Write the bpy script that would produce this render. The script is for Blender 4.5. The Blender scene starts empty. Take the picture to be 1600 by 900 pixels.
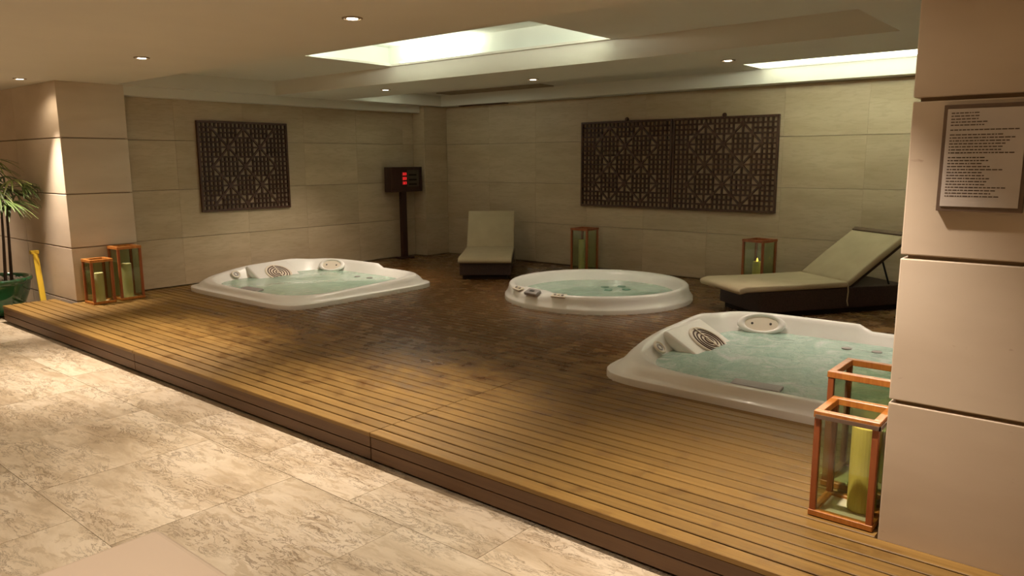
import bpy, bmesh, math, random
from mathutils import Vector, Matrix
random.seed(7)
C = bpy.context.scene.collection
S = bpy.context.scene
PI = math.pi
H, D = 1.6, 0.172          # eye height, deck height
CZ, TZ = 2.405, 2.57       # ceiling, tray ceiling

# ------------------------------------------------------------------ camera
yaw, pit, rol = math.radians(-39.85), math.radians(-9.6), math.radians(-.29)
fwd = Vector((math.sin(yaw)*math.cos(pit), math.cos(yaw)*math.cos(pit), math.sin(pit)))
r0 = Vector((math.cos(yaw), -math.sin(yaw), 0)); u0 = r0.cross(fwd)
rr = r0*math.cos(rol) + u0*math.sin(rol); uu = -r0*math.sin(rol) + u0*math.cos(rol)
cam = bpy.data.cameras.new('camera'); cam.sensor_width = 36; cam.lens = 36*1176/1600; cam.clip_start = .02
co = bpy.data.objects.new('camera', cam); C.objects.link(co)
m = Matrix((rr, uu, -fwd)).transposed().to_4x4(); m.translation = Vector((0, 0, H)); co.matrix_world = m
S.camera = co

# ------------------------------------------------------------------ world, exposure
w = bpy.data.worlds.new('world'); S.world = w; w.use_nodes = True
w.node_tree.nodes['Background'].inputs[0].default_value = (.9, .75, .55, 1)
w.node_tree.nodes['Background'].inputs[1].default_value = .02
S.view_settings.view_transform = 'Standard'; S.view_settings.look = 'None'
S.view_settings.exposure = 0.52; S.view_settings.gamma = 1
try: S.cycles.max_bounces = 8; S.cycles.diffuse_bounces = 5; S.cycles.transparent_max_bounces = 16
except Exception: pass
try: S.cycles.caustics_reflective = False; S.cycles.caustics_refractive = False
except Exception: pass

WARM = (1.0, .83, .68)
COOL = (.97, .99, .84)
SPOTS = [  # x, y, watts, half angle, aim dx, aim dy
    (-8.44, 2.72, 280, 27, .0, .07), (-6.09, 2.82, 290, 36, .02, -.16), (-3.56, 2.86, 225, 36, .02, -.14), (-1.08, 2.55, 190, 40, .06, .02),
    (-6.74, 5.85, 115, 44, -.34, -.16), (-4.82, 6.12, 52, 40, .10, .10), (-2.73, 6.05, 60, 40, .10, -.12), (-.7, 6.05, 90, 40, -.10, -.12)]
HIDDEN = [(-7.3, .5, 110), (-4.8, .5, 60), (-2.0, .6, 130), (.6, .5, 60), (-9.8, .5, 110), (-10.8, 2.3, 90)]
def area(name, loc, size, power, col, aim):
    l = bpy.data.lights.new(name, 'AREA'); l.shape = 'RECTANGLE'; l.size, l.size_y = size; l.energy = power; l.color = col
    o = bpy.data.objects.new(name, l); C.objects.link(o); o.location = loc
    o.rotation_euler = Vector(aim).to_track_quat('-Z', 'Y').to_euler(); return o
# fluorescent tubes hidden on the ledges of the light coffers (coffer = opening in the tray ceiling)
#  (x, y, length along X or Y, axis, watts)
TUBES = [(-5.55, 5.47, 1.0, 'x', 15), (-3.33, 4.85, .9, 'y', 18),
         (-5.75, 4.20, .9, 'x', 17), (-3.85, 4.20, .55, 'x', 11),
         (-1.7, 8.33, 2.6, 'x', 32), (-1.7, 7.0, 2.6, 'x', 34), (-3.42, 7.7, .6, 'y', 6),
         (-8.0, 7.05, .9, 'y', 9), (-7.2, 6.55, 1.0, 'x', 3)]
for (x, y, L, ax, P) in TUBES:
    l = bpy.data.lights.new('coffer_tube_light', 'POINT')
    n = 3
    bpy.data.lights.remove(l)
    o = area('coffer_tube_light', (x, y, TZ+.09), (L, .05) if ax == 'x' else (.05, L), P*(.26 if y > 6 else (.13 if y > 4.5 else .03)), COOL, (0, 0, 1))
    o.rotation_euler = (PI, 0, 0)
    cx = -4.8 if x > -6.5 and y < 6 else (-1.7 if y > 6 and x > -4 else -7.4); cy = 4.85 if y < 6 else (7.7 if x > -4 else 7.0)
    aim = (0, (1 if cy > y else -1), -.12 if y in (4.20, 7.0) else -.28) if ax == 'x' else ((1 if cx > x else -1), 0, -.28)
    if y > 8: aim = (0, -1, -.8); P *= 4.2
    nearb = y in (4.20, 7.0)
    o2 = area('coffer_tube_light', (x, y+(.025 if nearb else 0), TZ+(.034 if nearb else .07)), (L, .04 if not nearb else .02), P*(.26 if y > 6 else (.05 if y > 4.5 else .24)), COOL, aim)

# ------------------------------------------------------------------ material helpers
MATS = {}
def nodes(name):
    mt = bpy.data.materials.new(name); mt.use_nodes = True
    nt = mt.node_tree; b = nt.nodes['Principled BSDF']; return mt, nt, b
def N(nt, t, **k):
    n = nt.nodes.new(t)
    for a, v in k.items():
        if a.startswith('i_'): n.inputs[int(a[2:])].default_value = v
        else: setattr(n, a, v)
    return n
def ramp(nt, fac, stops):
    r = N(nt, 'ShaderNodeValToRGB'); e = r.color_ramp.elements
    while len(e) < len(stops): e.new(.5)
    for q, (p, c) in zip(e, stops): q.position = p; q.color = (*c, 1) if len(c) == 3 else c
    nt.links.new(fac, r.inputs[0]); return r.outputs[0]
def coords(nt, scale=(1, 1, 1), jitter=0):
    g = N(nt, 'ShaderNodeNewGeometry'); out = g.outputs['Position']
    if jitter:
        oi = N(nt, 'ShaderNodeObjectInfo'); mu = N(nt, 'ShaderNodeVectorMath', operation='SCALE'); cb = N(nt, 'ShaderNodeCombineXYZ')
        nt.links.new(oi.outputs['Random'], cb.inputs[0]); nt.links.new(oi.outputs['Random'], cb.inputs[1])
        nt.links.new(cb.outputs[0], mu.inputs[0]); mu.inputs['Scale'].default_value = jitter
        ad = N(nt, 'ShaderNodeVectorMath', operation='ADD'); nt.links.new(out, ad.inputs[0]); nt.links.new(mu.outputs[0], ad.inputs[1]); out = ad.outputs[0]
    mp = N(nt, 'ShaderNodeMapping'); mp.inputs['Scale'].default_value = scale; nt.links.new(out, mp.inputs[0]); return mp.outputs[0]
def noise(nt, vec, scale, detail=4, rough=.5, dist=0):
    n = N(nt, 'ShaderNodeTexNoise'); n.inputs['Scale'].default_value = scale; n.inputs['Detail'].default_value = detail
    n.inputs['Roughness'].default_value = rough; n.inputs['Distortion'].default_value = dist; nt.links.new(vec, n.inputs['Vector']); return n.outputs['Fac']
def mixc(nt, fac, a, b, mode='MIX'):
    mx = N(nt, 'ShaderNodeMix', data_type='RGBA', blend_type=mode)
    for s, v in ((0, fac), (6, a), (7, b)):
        if hasattr(v, 'links') or hasattr(v, 'is_linked'): nt.links.new(v, mx.inputs[s])
        else: mx.inputs[s].default_value = v if s == 0 else (*v, 1)
    return mx.outputs[2]
def bump(nt, b, h, strength, dist=.01):
    bp = N(nt, 'ShaderNodeBump'); bp.inputs['Strength'].default_value = strength; bp.inputs['Distance'].default_value = dist
    nt.links.new(h, bp.inputs['Height']); nt.links.new(bp.outputs[0], b.inputs['Normal'])
def rnd_tint(nt, col, lo, hi):
    oi = N(nt, 'ShaderNodeObjectInfo'); mr = N(nt, 'ShaderNodeMapRange'); mr.inputs[3].default_value = lo; mr.inputs[4].default_value = hi
    nt.links.new(oi.outputs['Random'], mr.inputs[0]); hsv = N(nt, 'ShaderNodeHueSaturation')
    nt.links.new(mr.outputs[0], hsv.inputs['Value']); nt.links.new(col, hsv.inputs['Color']); return hsv.outputs[0]
def plain(name, col, rough=.5, metal=0, nz=.12, scale=12, coat=0, bmp=0):
    mt, nt, b = nodes(name); v = coords(nt)
    f = noise(nt, v, scale, 3); c = tuple(x*(1-nz) for x in col); d = tuple(min(1, x*(1+nz)) for x in col)
    nt.links.new(ramp(nt, f, [(.3, c), (.7, d)]), b.inputs['Base Color'])
    b.inputs['Roughness'].default_value = rough; b.inputs['Metallic'].default_value = metal; b.inputs['Coat Weight'].default_value = coat
    if bmp: bump(nt, b, noise(nt, v, scale*10, 2), bmp, .002)
    return mt
def emis(name, col, st):
    mt, nt, b = nodes(name); b.inputs['Base Color'].default_value = (*col, 1); b.inputs['Emission Color'].default_value = (*col, 1)
    b.inputs['Emission Strength'].default_value = st; return mt

# wall stone: cream stone with faint horizontal veins
mt, nt, b = nodes('wall_stone'); v = coords(nt, (1, 1, 5), 7)
big = noise(nt, v, 1.2, 5, .55); fine = noise(nt, v, 7, 5, .6, .4)
c = ramp(nt, big, [(.32, (.475, .37, .235)), (.5, (.535, .425, .285)), (.7, (.59, .475, .33))])
c2 = mixc(nt, ramp(nt, fine, [(.36, (.4,)*3), (.52, (0,)*3)]), c, (.42, .32, .20))
nt.links.new(rnd_tint(nt, c2, .92, 1.06), b.inputs['Base Color']); b.inputs['Roughness'].default_value = .55; WALL = mt
# pillar stone: pinker limestone with small dark flecks
mt, nt, b = nodes('pillar_stone'); v = coords(nt, (1, 1, 3), 5)
big = noise(nt, v, 1.3, 4, .5); fl = noise(nt, v, 13, 3, .55, .3)
c = ramp(nt, big, [(.3, (.60, .49, .37)), (.7, (.70, .59, .46))])
c2 = mixc(nt, ramp(nt, fl, [(.23, (.6,)*3), (.30, (0,)*3)]), c, (.40, .25, .17))
nt.links.new(rnd_tint(nt, c2, .97, 1.03), b.inputs['Base Color']); b.inputs['Roughness'].default_value = .5; PSTONE = mt
# floor travertine
mt, nt, b = nodes('floor_travertine'); v = coords(nt, (1, 1.0, 1), 23)
mp = N(nt, 'ShaderNodeMapping'); mp.inputs['Rotation'].default_value = (0, 0, math.radians(-40)); mp.inputs['Scale'].default_value = (.62, 1.9, 1); nt.links.new(v, mp.inputs[0]); v = mp.outputs[0]
big = noise(nt, v, 1.9, 7, .62, .5); med = noise(nt, v, 11, 8, .70, .6); vein = noise(nt, v, 8.5, 8, .72, .9)
c = ramp(nt, big, [(.34, (.46, .36, .235)), (.46, (.62, .515, .365)), (.60, (.73, .63, .475))])
c = mixc(nt, ramp(nt, med, [(.42, (.7,)*3), (.49, (0,)*3)]), c, (.50, .395, .26))
vv = ramp(nt, vein, [(.47, (0,)*3), (.493, (.8,)*3), (.50, (.8,)*3), (.52, (0,)*3)])
msk = ramp(nt, noise(nt, v, 2.6, 3), [(.42, (0,)*3), (.53, (1,)*3)])
c = mixc(nt, mixc(nt, 1.0, vv, msk, 'MULTIPLY'), c, (.17, .115, .06))
nt.links.new(rnd_tint(nt, c, .88, 1.06), b.inputs['Base Color'])
nt.links.new(ramp(nt, med, [(.4, (.30,)*3), (.6, (.42,)*3)]), b.inputs['Roughness']); bump(nt, b, med, .12, .003); TILE = mt
# deck wood
mt, nt, b = nodes('deck_wood'); v = coords(nt, (.7, 26, 26), 9)
gr = noise(nt, v, 2.2, 6, .6, .3); v2 = coords(nt, (1, 1, 1))
c = ramp(nt, gr, [(.3, (.205, .114, .026)), (.55, (.275, .158, .038)), (.75, (.33, .195, .052))])
g = N(nt, 'ShaderNodeNewGeometry'); vd = N(nt, 'ShaderNodeVectorMath', operation='DISTANCE'); vd.inputs[1].default_value = (-5.0, 7.2, D)
nt.links.new(g.outputs['Position'], vd.inputs[0])
near = N(nt, 'ShaderNodeMapRange'); near.inputs[1].default_value = 2.9; near.inputs[2].default_value = 4.9; near.inputs[3].default_value = .27; near.inputs[4].default_value = -.12
nt.links.new(vd.outputs['Value'], near.inputs[0])
st = N(nt, 'ShaderNodeMath', operation='ADD'); nt.links.new(noise(nt, v2, 6.5, 6, .60, .1), st.inputs[0]); nt.links.new(near.outputs[0], st.inputs[1])
wet = ramp(nt, st.outputs[0], [(.44, (0,)*3), (.72, (1,)*3)])
wf = N(nt, 'ShaderNodeMath', operation='MULTIPLY', i_1=.85); nt.links.new(wet, wf.inputs[0])
c = mixc(nt, wf.outputs[0], c, (.095, .038, .010))
nt.links.new(rnd_tint(nt, c, .86, 1.1), b.inputs['Base Color'])
nt.links.new(ramp(nt, wet, [(0, (.52,)*3), (1, (.27,)*3)]), b.inputs['Roughness']); bump(nt, b, gr, .25, .003); DECK = mt
# fascia darker than the tread boards, same grain
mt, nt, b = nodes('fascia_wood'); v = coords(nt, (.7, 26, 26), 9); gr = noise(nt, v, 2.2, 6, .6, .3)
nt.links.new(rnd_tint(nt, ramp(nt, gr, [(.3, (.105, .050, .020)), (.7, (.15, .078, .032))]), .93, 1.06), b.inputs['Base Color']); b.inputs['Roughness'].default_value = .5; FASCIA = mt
def woodm(name, a, b_, rough=.4, sc=(14, 14, 1.5)):
    mt, nt, b = nodes(name)
    tc = N(nt, 'ShaderNodeTexCoord'); mp = N(nt, 'ShaderNodeMapping'); mp.inputs['Scale'].default_value = sc; nt.links.new(tc.outputs['Object'], mp.inputs[0])
    gr = noise(nt, mp.outputs[0], 3, 5, .6, .5)
    nt.links.new(ramp(nt, gr, [(.3, a), (.7, b_)]), b.inputs['Base Color']); b.inputs['Roughness'].default_value = rough; return mt
TEAK = woodm('orange_teak', (.40, .13, .025), (.58, .24, .05), .35)
REDW = woodm('red_teak', (.27, .070, .022), (.38, .11, .032), .38)
DARKW = woodm('dark_carved_wood', (.055, .022, .012), (.095, .042, .022), .5)
MAHOG = woodm('mahogany', (.030, .010, .008), (.05, .018, .012), .4)
def glassm(name, tint, fres=.12):
    mt = bpy.data.materials.new(name); mt.use_nodes = True; nt = mt.node_tree; nt.nodes.remove(nt.nodes['Principled BSDF'])
    tr = N(nt, 'ShaderNodeBsdfTransparent', i_0=(*tint, 1)); gl = N(nt, 'ShaderNodeBsdfGlossy'); gl.inputs['Roughness'].default_value = .04
    lw = N(nt, 'ShaderNodeLayerWeight'); lw.inputs[0].default_value = .5; mx = N(nt, 'ShaderNodeMixShader')
    pw = N(nt, 'ShaderNodeMath', operation='POWER', i_1=4.0); nt.links.new(lw.outputs['Facing'], pw.inputs[0]); ma = N(nt, 'ShaderNodeMath', operation='MULTIPLY_ADD', i_1=.6, i_2=.045)
    nt.links.new(pw.outputs[0], ma.inputs[0]); nt.links.new(ma.outputs[0], mx.inputs[0]); nt.links.new(tr.outputs[0], mx.inputs[1]); nt.links.new(gl.outputs[0], mx.inputs[2])
    nt.links.new(mx.outputs[0], nt.nodes['Material Output'].inputs[0]); return mt
GLASS = glassm('lantern_glass', (.86, .90, .80), .22)
PLAST = plain('ceiling_plaster', (.72, .69, .61), .8, nz=.02, scale=2)
PLASTW = plain('coffer_plaster', (.82, .84, .78), .8, nz=.02, scale=2)
ACRYL = plain('white_acrylic', (.86, .84, .80), .28, nz=.02, scale=3, coat=.25)
AGED = plain('aged_acrylic', (.70, .62, .47), .3, nz=.10, scale=8)
CREAMP = plain('cream_plastic', (.80, .72, .60), .3, nz=.04, scale=8)
DARKGAP = plain('dark_gap', (.015, .008, .004), .9)
SLOTB = plain('grille_brown', (.10, .055, .035), .6)
JOINT = plain('joint_filler', (.30, .24, .16), .8)
VENTM = plain('olive_grille', (.36, .29, .20), .7)
VENTB = plain('grille_shadow_board', (.20, .15, .10), .8)
GREYP = plain('grey_plastic', (.33, .30, .29), .4)
DGREY = plain('dark_plastic', (.055, .05, .045), .35)
CUSH = plain('beige_canvas', (.42, .345, .22), .85, nz=.05, scale=6, bmp=.3)
RATT = plain('dark_rattan', (.040, .022, .018), .55, nz=.3, scale=60, bmp=.4)
RATT2 = plain('brown_strap', (.13, .085, .05), .7)
STEEL = plain('black_steel', (.02, .02, .02), .4, metal=.6)
CHROME = plain('pale_metal', (.65, .6, .55), .25, metal=1, nz=.03)
WAX = None
mt, nt, b = nodes('candle_wax'); b.inputs['Subsurface Weight'].default_value = .25; b.inputs['Subsurface Radius'].default_value = (.02, .012, .006)
v = coords(nt); nt.links.new(ramp(nt, noise(nt, v, 10), [(.3, (.74, .68, .38)), (.7, (.80, .74, .46))]), b.inputs['Base Color']); b.inputs['Roughness'].default_value = .5; WAX = mt
YWAX = plain('yellow_wax', (.78, .66, .14), .5, nz=.06)
FLAME = emis('led_flame', (1, .62, .10), 2.2)
LAMP = emis('lamp_face', (1, .86, .66), 14)
TUBEM = emis('fluorescent_tube', (.9, 1, .85), 4)
REDLED = emis('red_led', (1, .03, .03), .5)
POTG = plain('green_glaze', (.018, .13, .055), .12, nz=.25, scale=5, coat=1)
PEB = plain('white_pebble', (.62, .58, .50), .6, nz=.1, scale=30)
SOIL = plain('soil', (.05, .03, .02), .9)
LEAF = plain('palm_leaf', (.085, .135, .035), .4, nz=.35, scale=9)
LEAFL = plain('pale_palm_leaf', (.16, .19, .05), .4, nz=.3, scale=9)
STEM = plain('palm_stem', (.035, .02, .012), .7)
RED = plain('red_cloth', (.25, .012, .015), .6)
RED2 = plain('dull_red_paper', (.17, .05, .03), .6)
YELL = plain('yellow_plastic', (.62, .42, .035), .4, nz=.08)
PLAQ = plain('satin_plaque', (.60, .54, .49), .4, metal=.0, nz=.05, scale=4)
PLAQE = plain('bronze_border', (.22, .155, .115), .4, metal=.4)
INK = plain('dark_ink', (.11, .075, .055), .6)
LEATH = plain('tan_leather', (.50, .40, .30), .42, nz=.02, scale=3)
# water
mt, nt, b = nodes('spa_water'); v = coords(nt)
wn = noise(nt, v, 5.5, 6, .62, 1.2)
nt.links.new(ramp(nt, wn, [(.30, (.42, .64, .53)), (.50, (.54, .75, .64)), (.60, (.70, .86, .78)), (.70, (.86, .94, .90))]), b.inputs['Base Color'])
b.inputs['Roughness'].default_value = .09; b.inputs['IOR'].default_value = 1.33; b.inputs['Transmission Weight'].default_value = .25
bump(nt, b, noise(nt, v, 15, 4, .6, .8), .7, .02); WATER_R = mt
mt, nt, b = nodes('calm_spa_water'); v = coords(nt, (1, 1, 1))
wn = noise(nt, v, 3.0, 4, .5, .6)
nt.links.new(ramp(nt, wn, [(.35, (.43, .63, .49)), (.65, (.56, .76, .62))]), b.inputs['Base Color'])
b.inputs['Roughness'].default_value = .06; b.inputs['IOR'].default_value = 1.33; b.inputs['Transmission Weight'].default_value = .25
bump(nt, b, noise(nt, v, 9, 3, .5, .4), .30, .02); WATER_C = mt

# ------------------------------------------------------------------ mesh helpers
def mesh(name, vs, fs, mat, parent=None, smooth=False, loc=None, rot=None):
    me = bpy.data.meshes.new(name); me.from_pydata([tuple(q) for q in vs], [], fs); me.update()
    if mat: me.materials.append(mat)
    if smooth:
        for p in me.polygons: p.use_smooth = True
    o = bpy.data.objects.new(name, me); C.objects.link(o)
    if parent: o.parent = parent
    if loc is not None: o.location = loc
    if rot is not None: o.rotation_euler = rot
    return o
class MB:
    def __init__(s): s.v = []; s.f = []
    def add(s, vs, fs):
        n = len(s.v); s.v += [tuple(q) for q in vs]; s.f += [tuple(i+n for i in f) for f in fs]; return s
    def box(s, x0, x1, y0, y1, z0, z1, M=None):
        vs = [Vector((x, y, z)) for z in (z0, z1) for y in (y0, y1) for x in (x0, x1)]
        if M is not None: vs = [M @ q for q in vs]
        return s.add(vs, [(0, 2, 3, 1), (4, 5, 7, 6), (0, 1, 5, 4), (2, 6, 7, 3), (0, 4, 6, 2), (1, 3, 7, 5)])
    def cbox(s, c, h, M=None):  # chamfered box: centre, half sizes, chamfer = M scalar ignored
        return s.box(c[0]-h[0], c[0]+h[0], c[1]-h[1], c[1]+h[1], c[2]-h[2], c[2]+h[2], M)
    def cyl(s, c, r, z0, z1, n=20, r2=None, M=None):
        r2 = r if r2 is None else r2
        a = [Vector((c[0]+r*math.cos(2*PI*i/n), c[1]+r*math.sin(2*PI*i/n), z0)) for i in range(n)]
        b_ = [Vector((c[0]+r2*math.cos(2*PI*i/n), c[1]+r2*math.sin(2*PI*i/n), z1)) for i in range(n)]
        vs = a+b_
        if M is not None: vs = [M @ q for q in vs]
        return s.add(vs, [(i, (i+1) % n, n+(i+1) % n, n+i) for i in range(n)]+[tuple(range(n-1, -1, -1)), tuple(range(n, 2*n))])
    def tube(s, pts, r, n=8, taper=None):
        pts = [Vector(p) for p in pts]; base = len(s.v); vs = []; fs = []
        for k, p in enumerate(pts):
            d = (pts[min(k+1, len(pts)-1)]-pts[max(k-1, 0)]).normalized(); a = d.orthogonal().normalized(); b_ = d.cross(a)
            q = r if taper is None else r*(1+(taper-1)*k/(len(pts)-1))
            vs += [p+a*q*math.cos(2*PI*i/n)+b_*q*math.sin(2*PI*i/n) for i in range(n)]
        for k in range(len(pts)-1):
            fs += [(k*n+i, k*n+(i+1) % n, (k+1)*n+(i+1) % n, (k+1)*n+i) for i in range(n)]
        fs += [tuple(range(n-1, -1, -1)), tuple(range((len(pts)-1)*n, len(pts)*n))]
        return s.add(vs, fs)
    def torus(s, R, r, M, n=32, k=8, sx=1, sy=1):
        vs = []; fs = []
        for i in range(n):
            a = 2*PI*i/n
            for j in range(k):
                b_ = 2*PI*j/k; q = R+r*math.cos(b_); vs.append(M @ Vector((q*math.cos(a)*sx, q*math.sin(a)*sy, r*math.sin(b_))))
        for i in range(n):
            for j in range(k): fs.append((i*k+j, ((i+1) % n)*k+j, ((i+1) % n)*k+(j+1) % k, i*k+(j+1) % k))
        return s.add(vs, fs)
    def build(s, name, mat, parent=None, smooth=False, bev=0, loc=None, rot=None, seg=2):
        o = mesh(name, s.v, s.f, mat, parent, smooth, loc, rot)
        if bev:
            md = o.modifiers.new('bevel', 'BEVEL'); md.width = bev; md.segments = seg; md.limit_method = 'ANGLE'; md.angle_limit = math.radians(40)
        return o
def tag(o, label=None, cat=None, group=None, kind=None):
    if label: o['label'] = label
    if cat: o['category'] = cat
    if group: o['group'] = group
    if kind: o['kind'] = kind
    return o
def empty(name, loc=(0, 0, 0), rz=0, **k):
    o = bpy.data.objects.new(name, None); C.objects.link(o); o.location = loc; o.rotation_euler = (0, 0, rz); o.empty_display_size = .1
    return tag(o, **k)
def copy_tree(o, parent=None):
    c = o.copy(); C.objects.link(c); c.parent = parent
    for ch in list(o.children): copy_tree(ch, c)
    return c
def smooth_by_angle(o, ang=35):
    for p in o.data.polygons: p.use_smooth = True
    md = o.modifiers.new('es', 'EDGE_SPLIT'); md.split_angle = math.radians(ang)

# ------------------------------------------------------------------ setting: ceiling
cl = empty('ceiling', (0, 0, 0), kind='structure')
XL, XR, YB = -12.5, 2.5, -2.6
T1 = (-8.3, -1.3, 3.56, 5.44)     # tray 1
T2 = (-8.2, -.2, 6.42, 8.19)      # tray 2
mb = MB(); top = CZ+.16
mb.box(XL, XR, YB, T1[2], CZ, TZ); mb.box(XL, T1[0], T1[2], T1[3], CZ, TZ); mb.box(T1[1], XR, T1[2], T1[3], CZ, TZ)
mb.box(XL, XR, T1[3], T2[2], CZ, TZ); mb.box(XL, T2[0], T2[2], T2[3], CZ, TZ-.01); mb.box(T2[1], XR, T2[2], T2[3], CZ, TZ-.01); mb.box(XL, XR, T2[3], 8.7, CZ, TZ-.01)
mb.build('plaster_slab', PLAST, cl)
def tray(T, opens, z):
    x0, x1, y0, y1 = T; m1 = MB(); xs = sorted(set([x0, x1]+[q for o in opens for q in o[:2]])); ys = sorted(set([y0, y1]+[q for o in opens for q in o[2:]]))
    for i in range(len(xs)-1):
        for j in range(len(ys)-1):
            cx, cy = (xs[i]+xs[i+1])/2, (ys[j]+ys[j+1])/2
            if any(o[0] < cx < o[1] and o[2] < cy < o[3] for o in opens): continue
            m1.box(xs[i], xs[i+1], ys[j], ys[j+1], z, z+.02)
    m1.build('tray_panel', PLAST, cl)
    for o in opens:
        a0, a1, b0, b1 = o[0]-.22, o[1]+.22, o[2]-.22, o[3]+.16; zt = z+.22; m2 = MB()
        m2.box(a0, a1, b0, b1, zt, zt+.02); m2.box(a0-.02, a0, b0, b1, z+.02, zt); m2.box(a1, a1+.02, b0, b1, z+.02, zt)
        m2.box(a0, a1, b0-.02, b0, z+.02, zt); m2.box(a0, a1, b1, b1+.02, z+.02, zt)
        m2.build('light_coffer', PLASTW, cl)
C1 = (-6.12, -3.45, 4.34, 5.40); C2 = (-3.29, -.4, 7.15, 8.17); C3 = (-8.05, -6.6, 6.7, 7.3)
tray(T1, [C1], TZ); tray(T2, [C2, C3], TZ-.01)
# supply grille in the rear tray and the dark slot in the rear soffit
vt = empty('air_grille', (-6.95, 7.93, TZ-.015), label='long recessed air grille in the rear ceiling tray above the corner', cat='grille')
f = MB(); f.box(-.93, .93, -.15, -.13, -.01, .003); f.box(-.93, .93, .13, .15, -.01, .003); f.box(-.93, -.91, -.13, .13, -.01, .003); f.box(.91, .93, -.13, .13, -.01, .003)
f.build('frame', VENTM, vt)
for k in range(9): MB().box(-.91, .91, -.004, .004, -.006, .004)   .build('slat', VENTM, vt, loc=(0, -.112+k*.028, 0))
MB().box(-.91, .91, -.13, .13, .0035, .0045).build('backing', VENTB, vt)
sl = empty('slot_diffuser', (-7.45, 8.295, CZ), label='dark narrow air slot in the ceiling edge above the room corner', cat='vent')
MB().box(-.42, .42, -.035, .035, -.004, .0).build('slot', DARKGAP, sl)
f = MB(); f.box(-.44, .44, -.05, -.035, -.012, 0); f.box(-.44, .44, .035, .05, -.012, 0); f.box(-.44, -.42, -.035, .035, -.012, 0); f.box(.42, .44, -.035, .035, -.012, 0); f.build('frame', SLOTB, sl)
# fluorescent tubes lying on the coffer ledges
for (x, y, L, ax, P) in TUBES:
    t = MB(); t.tube([(x-L/2, y, TZ+.036), (x+L/2, y, TZ+.036)] if ax == 'x' else [(x, y-L/2, TZ+.036), (x, y+L/2, TZ+.036)], .013, 8); t.build('tube_lamp', TUBEM, cl)

# ------------------------------------------------------------------ walls
ROWS = [.0, .18, .735, 1.29, 1.845, 2.402]
def wall_panels(par, axis, fixed, a0, a1, width, off, mat, thick=.03, groove=.0045, zs=ROWS[1:], vgap=.0004, stag=False, bev=.0008):
    """stone slabs hung in front of plane `fixed` (+ is towards the room, given by sign of thick)"""
    for r in range(len(zs)-1):
        x = a0; k = 0
        e = a0+off+(width/2 if (stag and r % 2) else 0)
        while e <= a0+.05: e += width
        while x < a1-1e-4:
            nx = min(e, a1); e += width
            if a1-nx < .1: nx = a1
            z0, z1 = zs[r]+groove/2, zs[r+1]-groove/2
            g = vgap
            dz = random.uniform(-.0008, .0008)
            lo, hi = sorted((fixed, fixed+thick+dz))
            m1 = MB()
            if axis == 'y': m1.box(x+g, nx-g, lo, hi, z0, z1)
            else: m1.box(lo, hi, x+g, nx-g, z0, z1)
            m1.build('stone_panel', mat, par, bev=bev, seg=1)
            x = nx
wr = empty('wall_rear', kind='structure'); MB().box(-8.8, XR, 8.43, 8.6, -.02, 2.56).build('backing', JOINT, wr)
wall_panels(wr, 'y', 8.43, -8.3, .9, .865, .865, WALL, -.03)
wl = empty('wall_left', kind='structure'); MB().box(-8.8, -8.58, 3.5, 8.43, -.02, 2.56).build('backing', JOINT, wl)
wall_panels(wl, 'x', -8.58, 3.66, 7.93, .865, .6, WALL, .03, stag=False)
MB().box(-8.58, -8.39, 3.66, 7.93, 2.305, CZ).build('plaster_soffit', PLAST, wl)
pl = empty('trim_corner_pilaster', kind='structure'); MB().box(-8.58, -8.33, 7.95, 8.40, 0, CZ).build('core', JOINT, pl)
wall_panels(pl, 'x', -8.33, 7.93, 8.40, .5, .5, WALL, .03); wall_panels(pl, 'y', 7.95, -8.55, -8.30, .5, .5, WALL, -.02)
def pillar(name, x0, x1, y0, y1, par_rows, off=0):
    p = empty(name, kind='structure'); MB().box(x0+.02, x1-.02, y0+.02, y1-.02, 0, CZ).build('core', FASC2, p)
    for r in range(len(par_rows)-1):
        z0, z1 = par_rows[r]+.007, par_rows[r+1]-.007
        if r == len(par_rows)-2: z1 = par_rows[r+1]
        if r == 0: z0 = par_rows[r]
        MB().box(x0, x1, y0, y1, z0, z1).build('stone_block', PSTONE, p, bev=.004, seg=2)
    return p
FASC2 = plain('recess_mortar', (.36, .26, .17), .8)
pr_ = pillar('trim_right_pillar', -.645, .35, 2.94, 3.60, [0, .72, 1.256, 1.80, CZ])
plf = empty('trim_left_pillar', kind='structure'); MB().box(XL+.02, -8.40, 3.02, 3.64, 0, CZ).build('core', FASC2, plf)
zr = [0, .18, .735, 1.285, 1.85, CZ]
for r in range(5):
    for (a, b_) in ((-9.62, -8.38), (-10.9, -9.62), (-12.2, -10.9)):
        MB().box(a+.0015, b_-.0015 if b_ < -8.4 else b_, 3.0, 3.66, zr[r]+(.005 if r else 0), zr[r+1]-(.005 if r < 4 else 0)).build('stone_block', PSTONE, plf, bev=.004, seg=2)
for nm, bx in (('wall_front', (XL, XR, YB-.15, YB, 0, TZ)), ('wall_side_near', (XR, XR+.15, YB, 8.6, 0, TZ)), ('wall_side_far', (XL-.15, XL, YB, 3.7, 0, TZ))):
    q = MB().box(*bx).build(nm, PSTONE); q['kind'] = 'structure'

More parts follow.
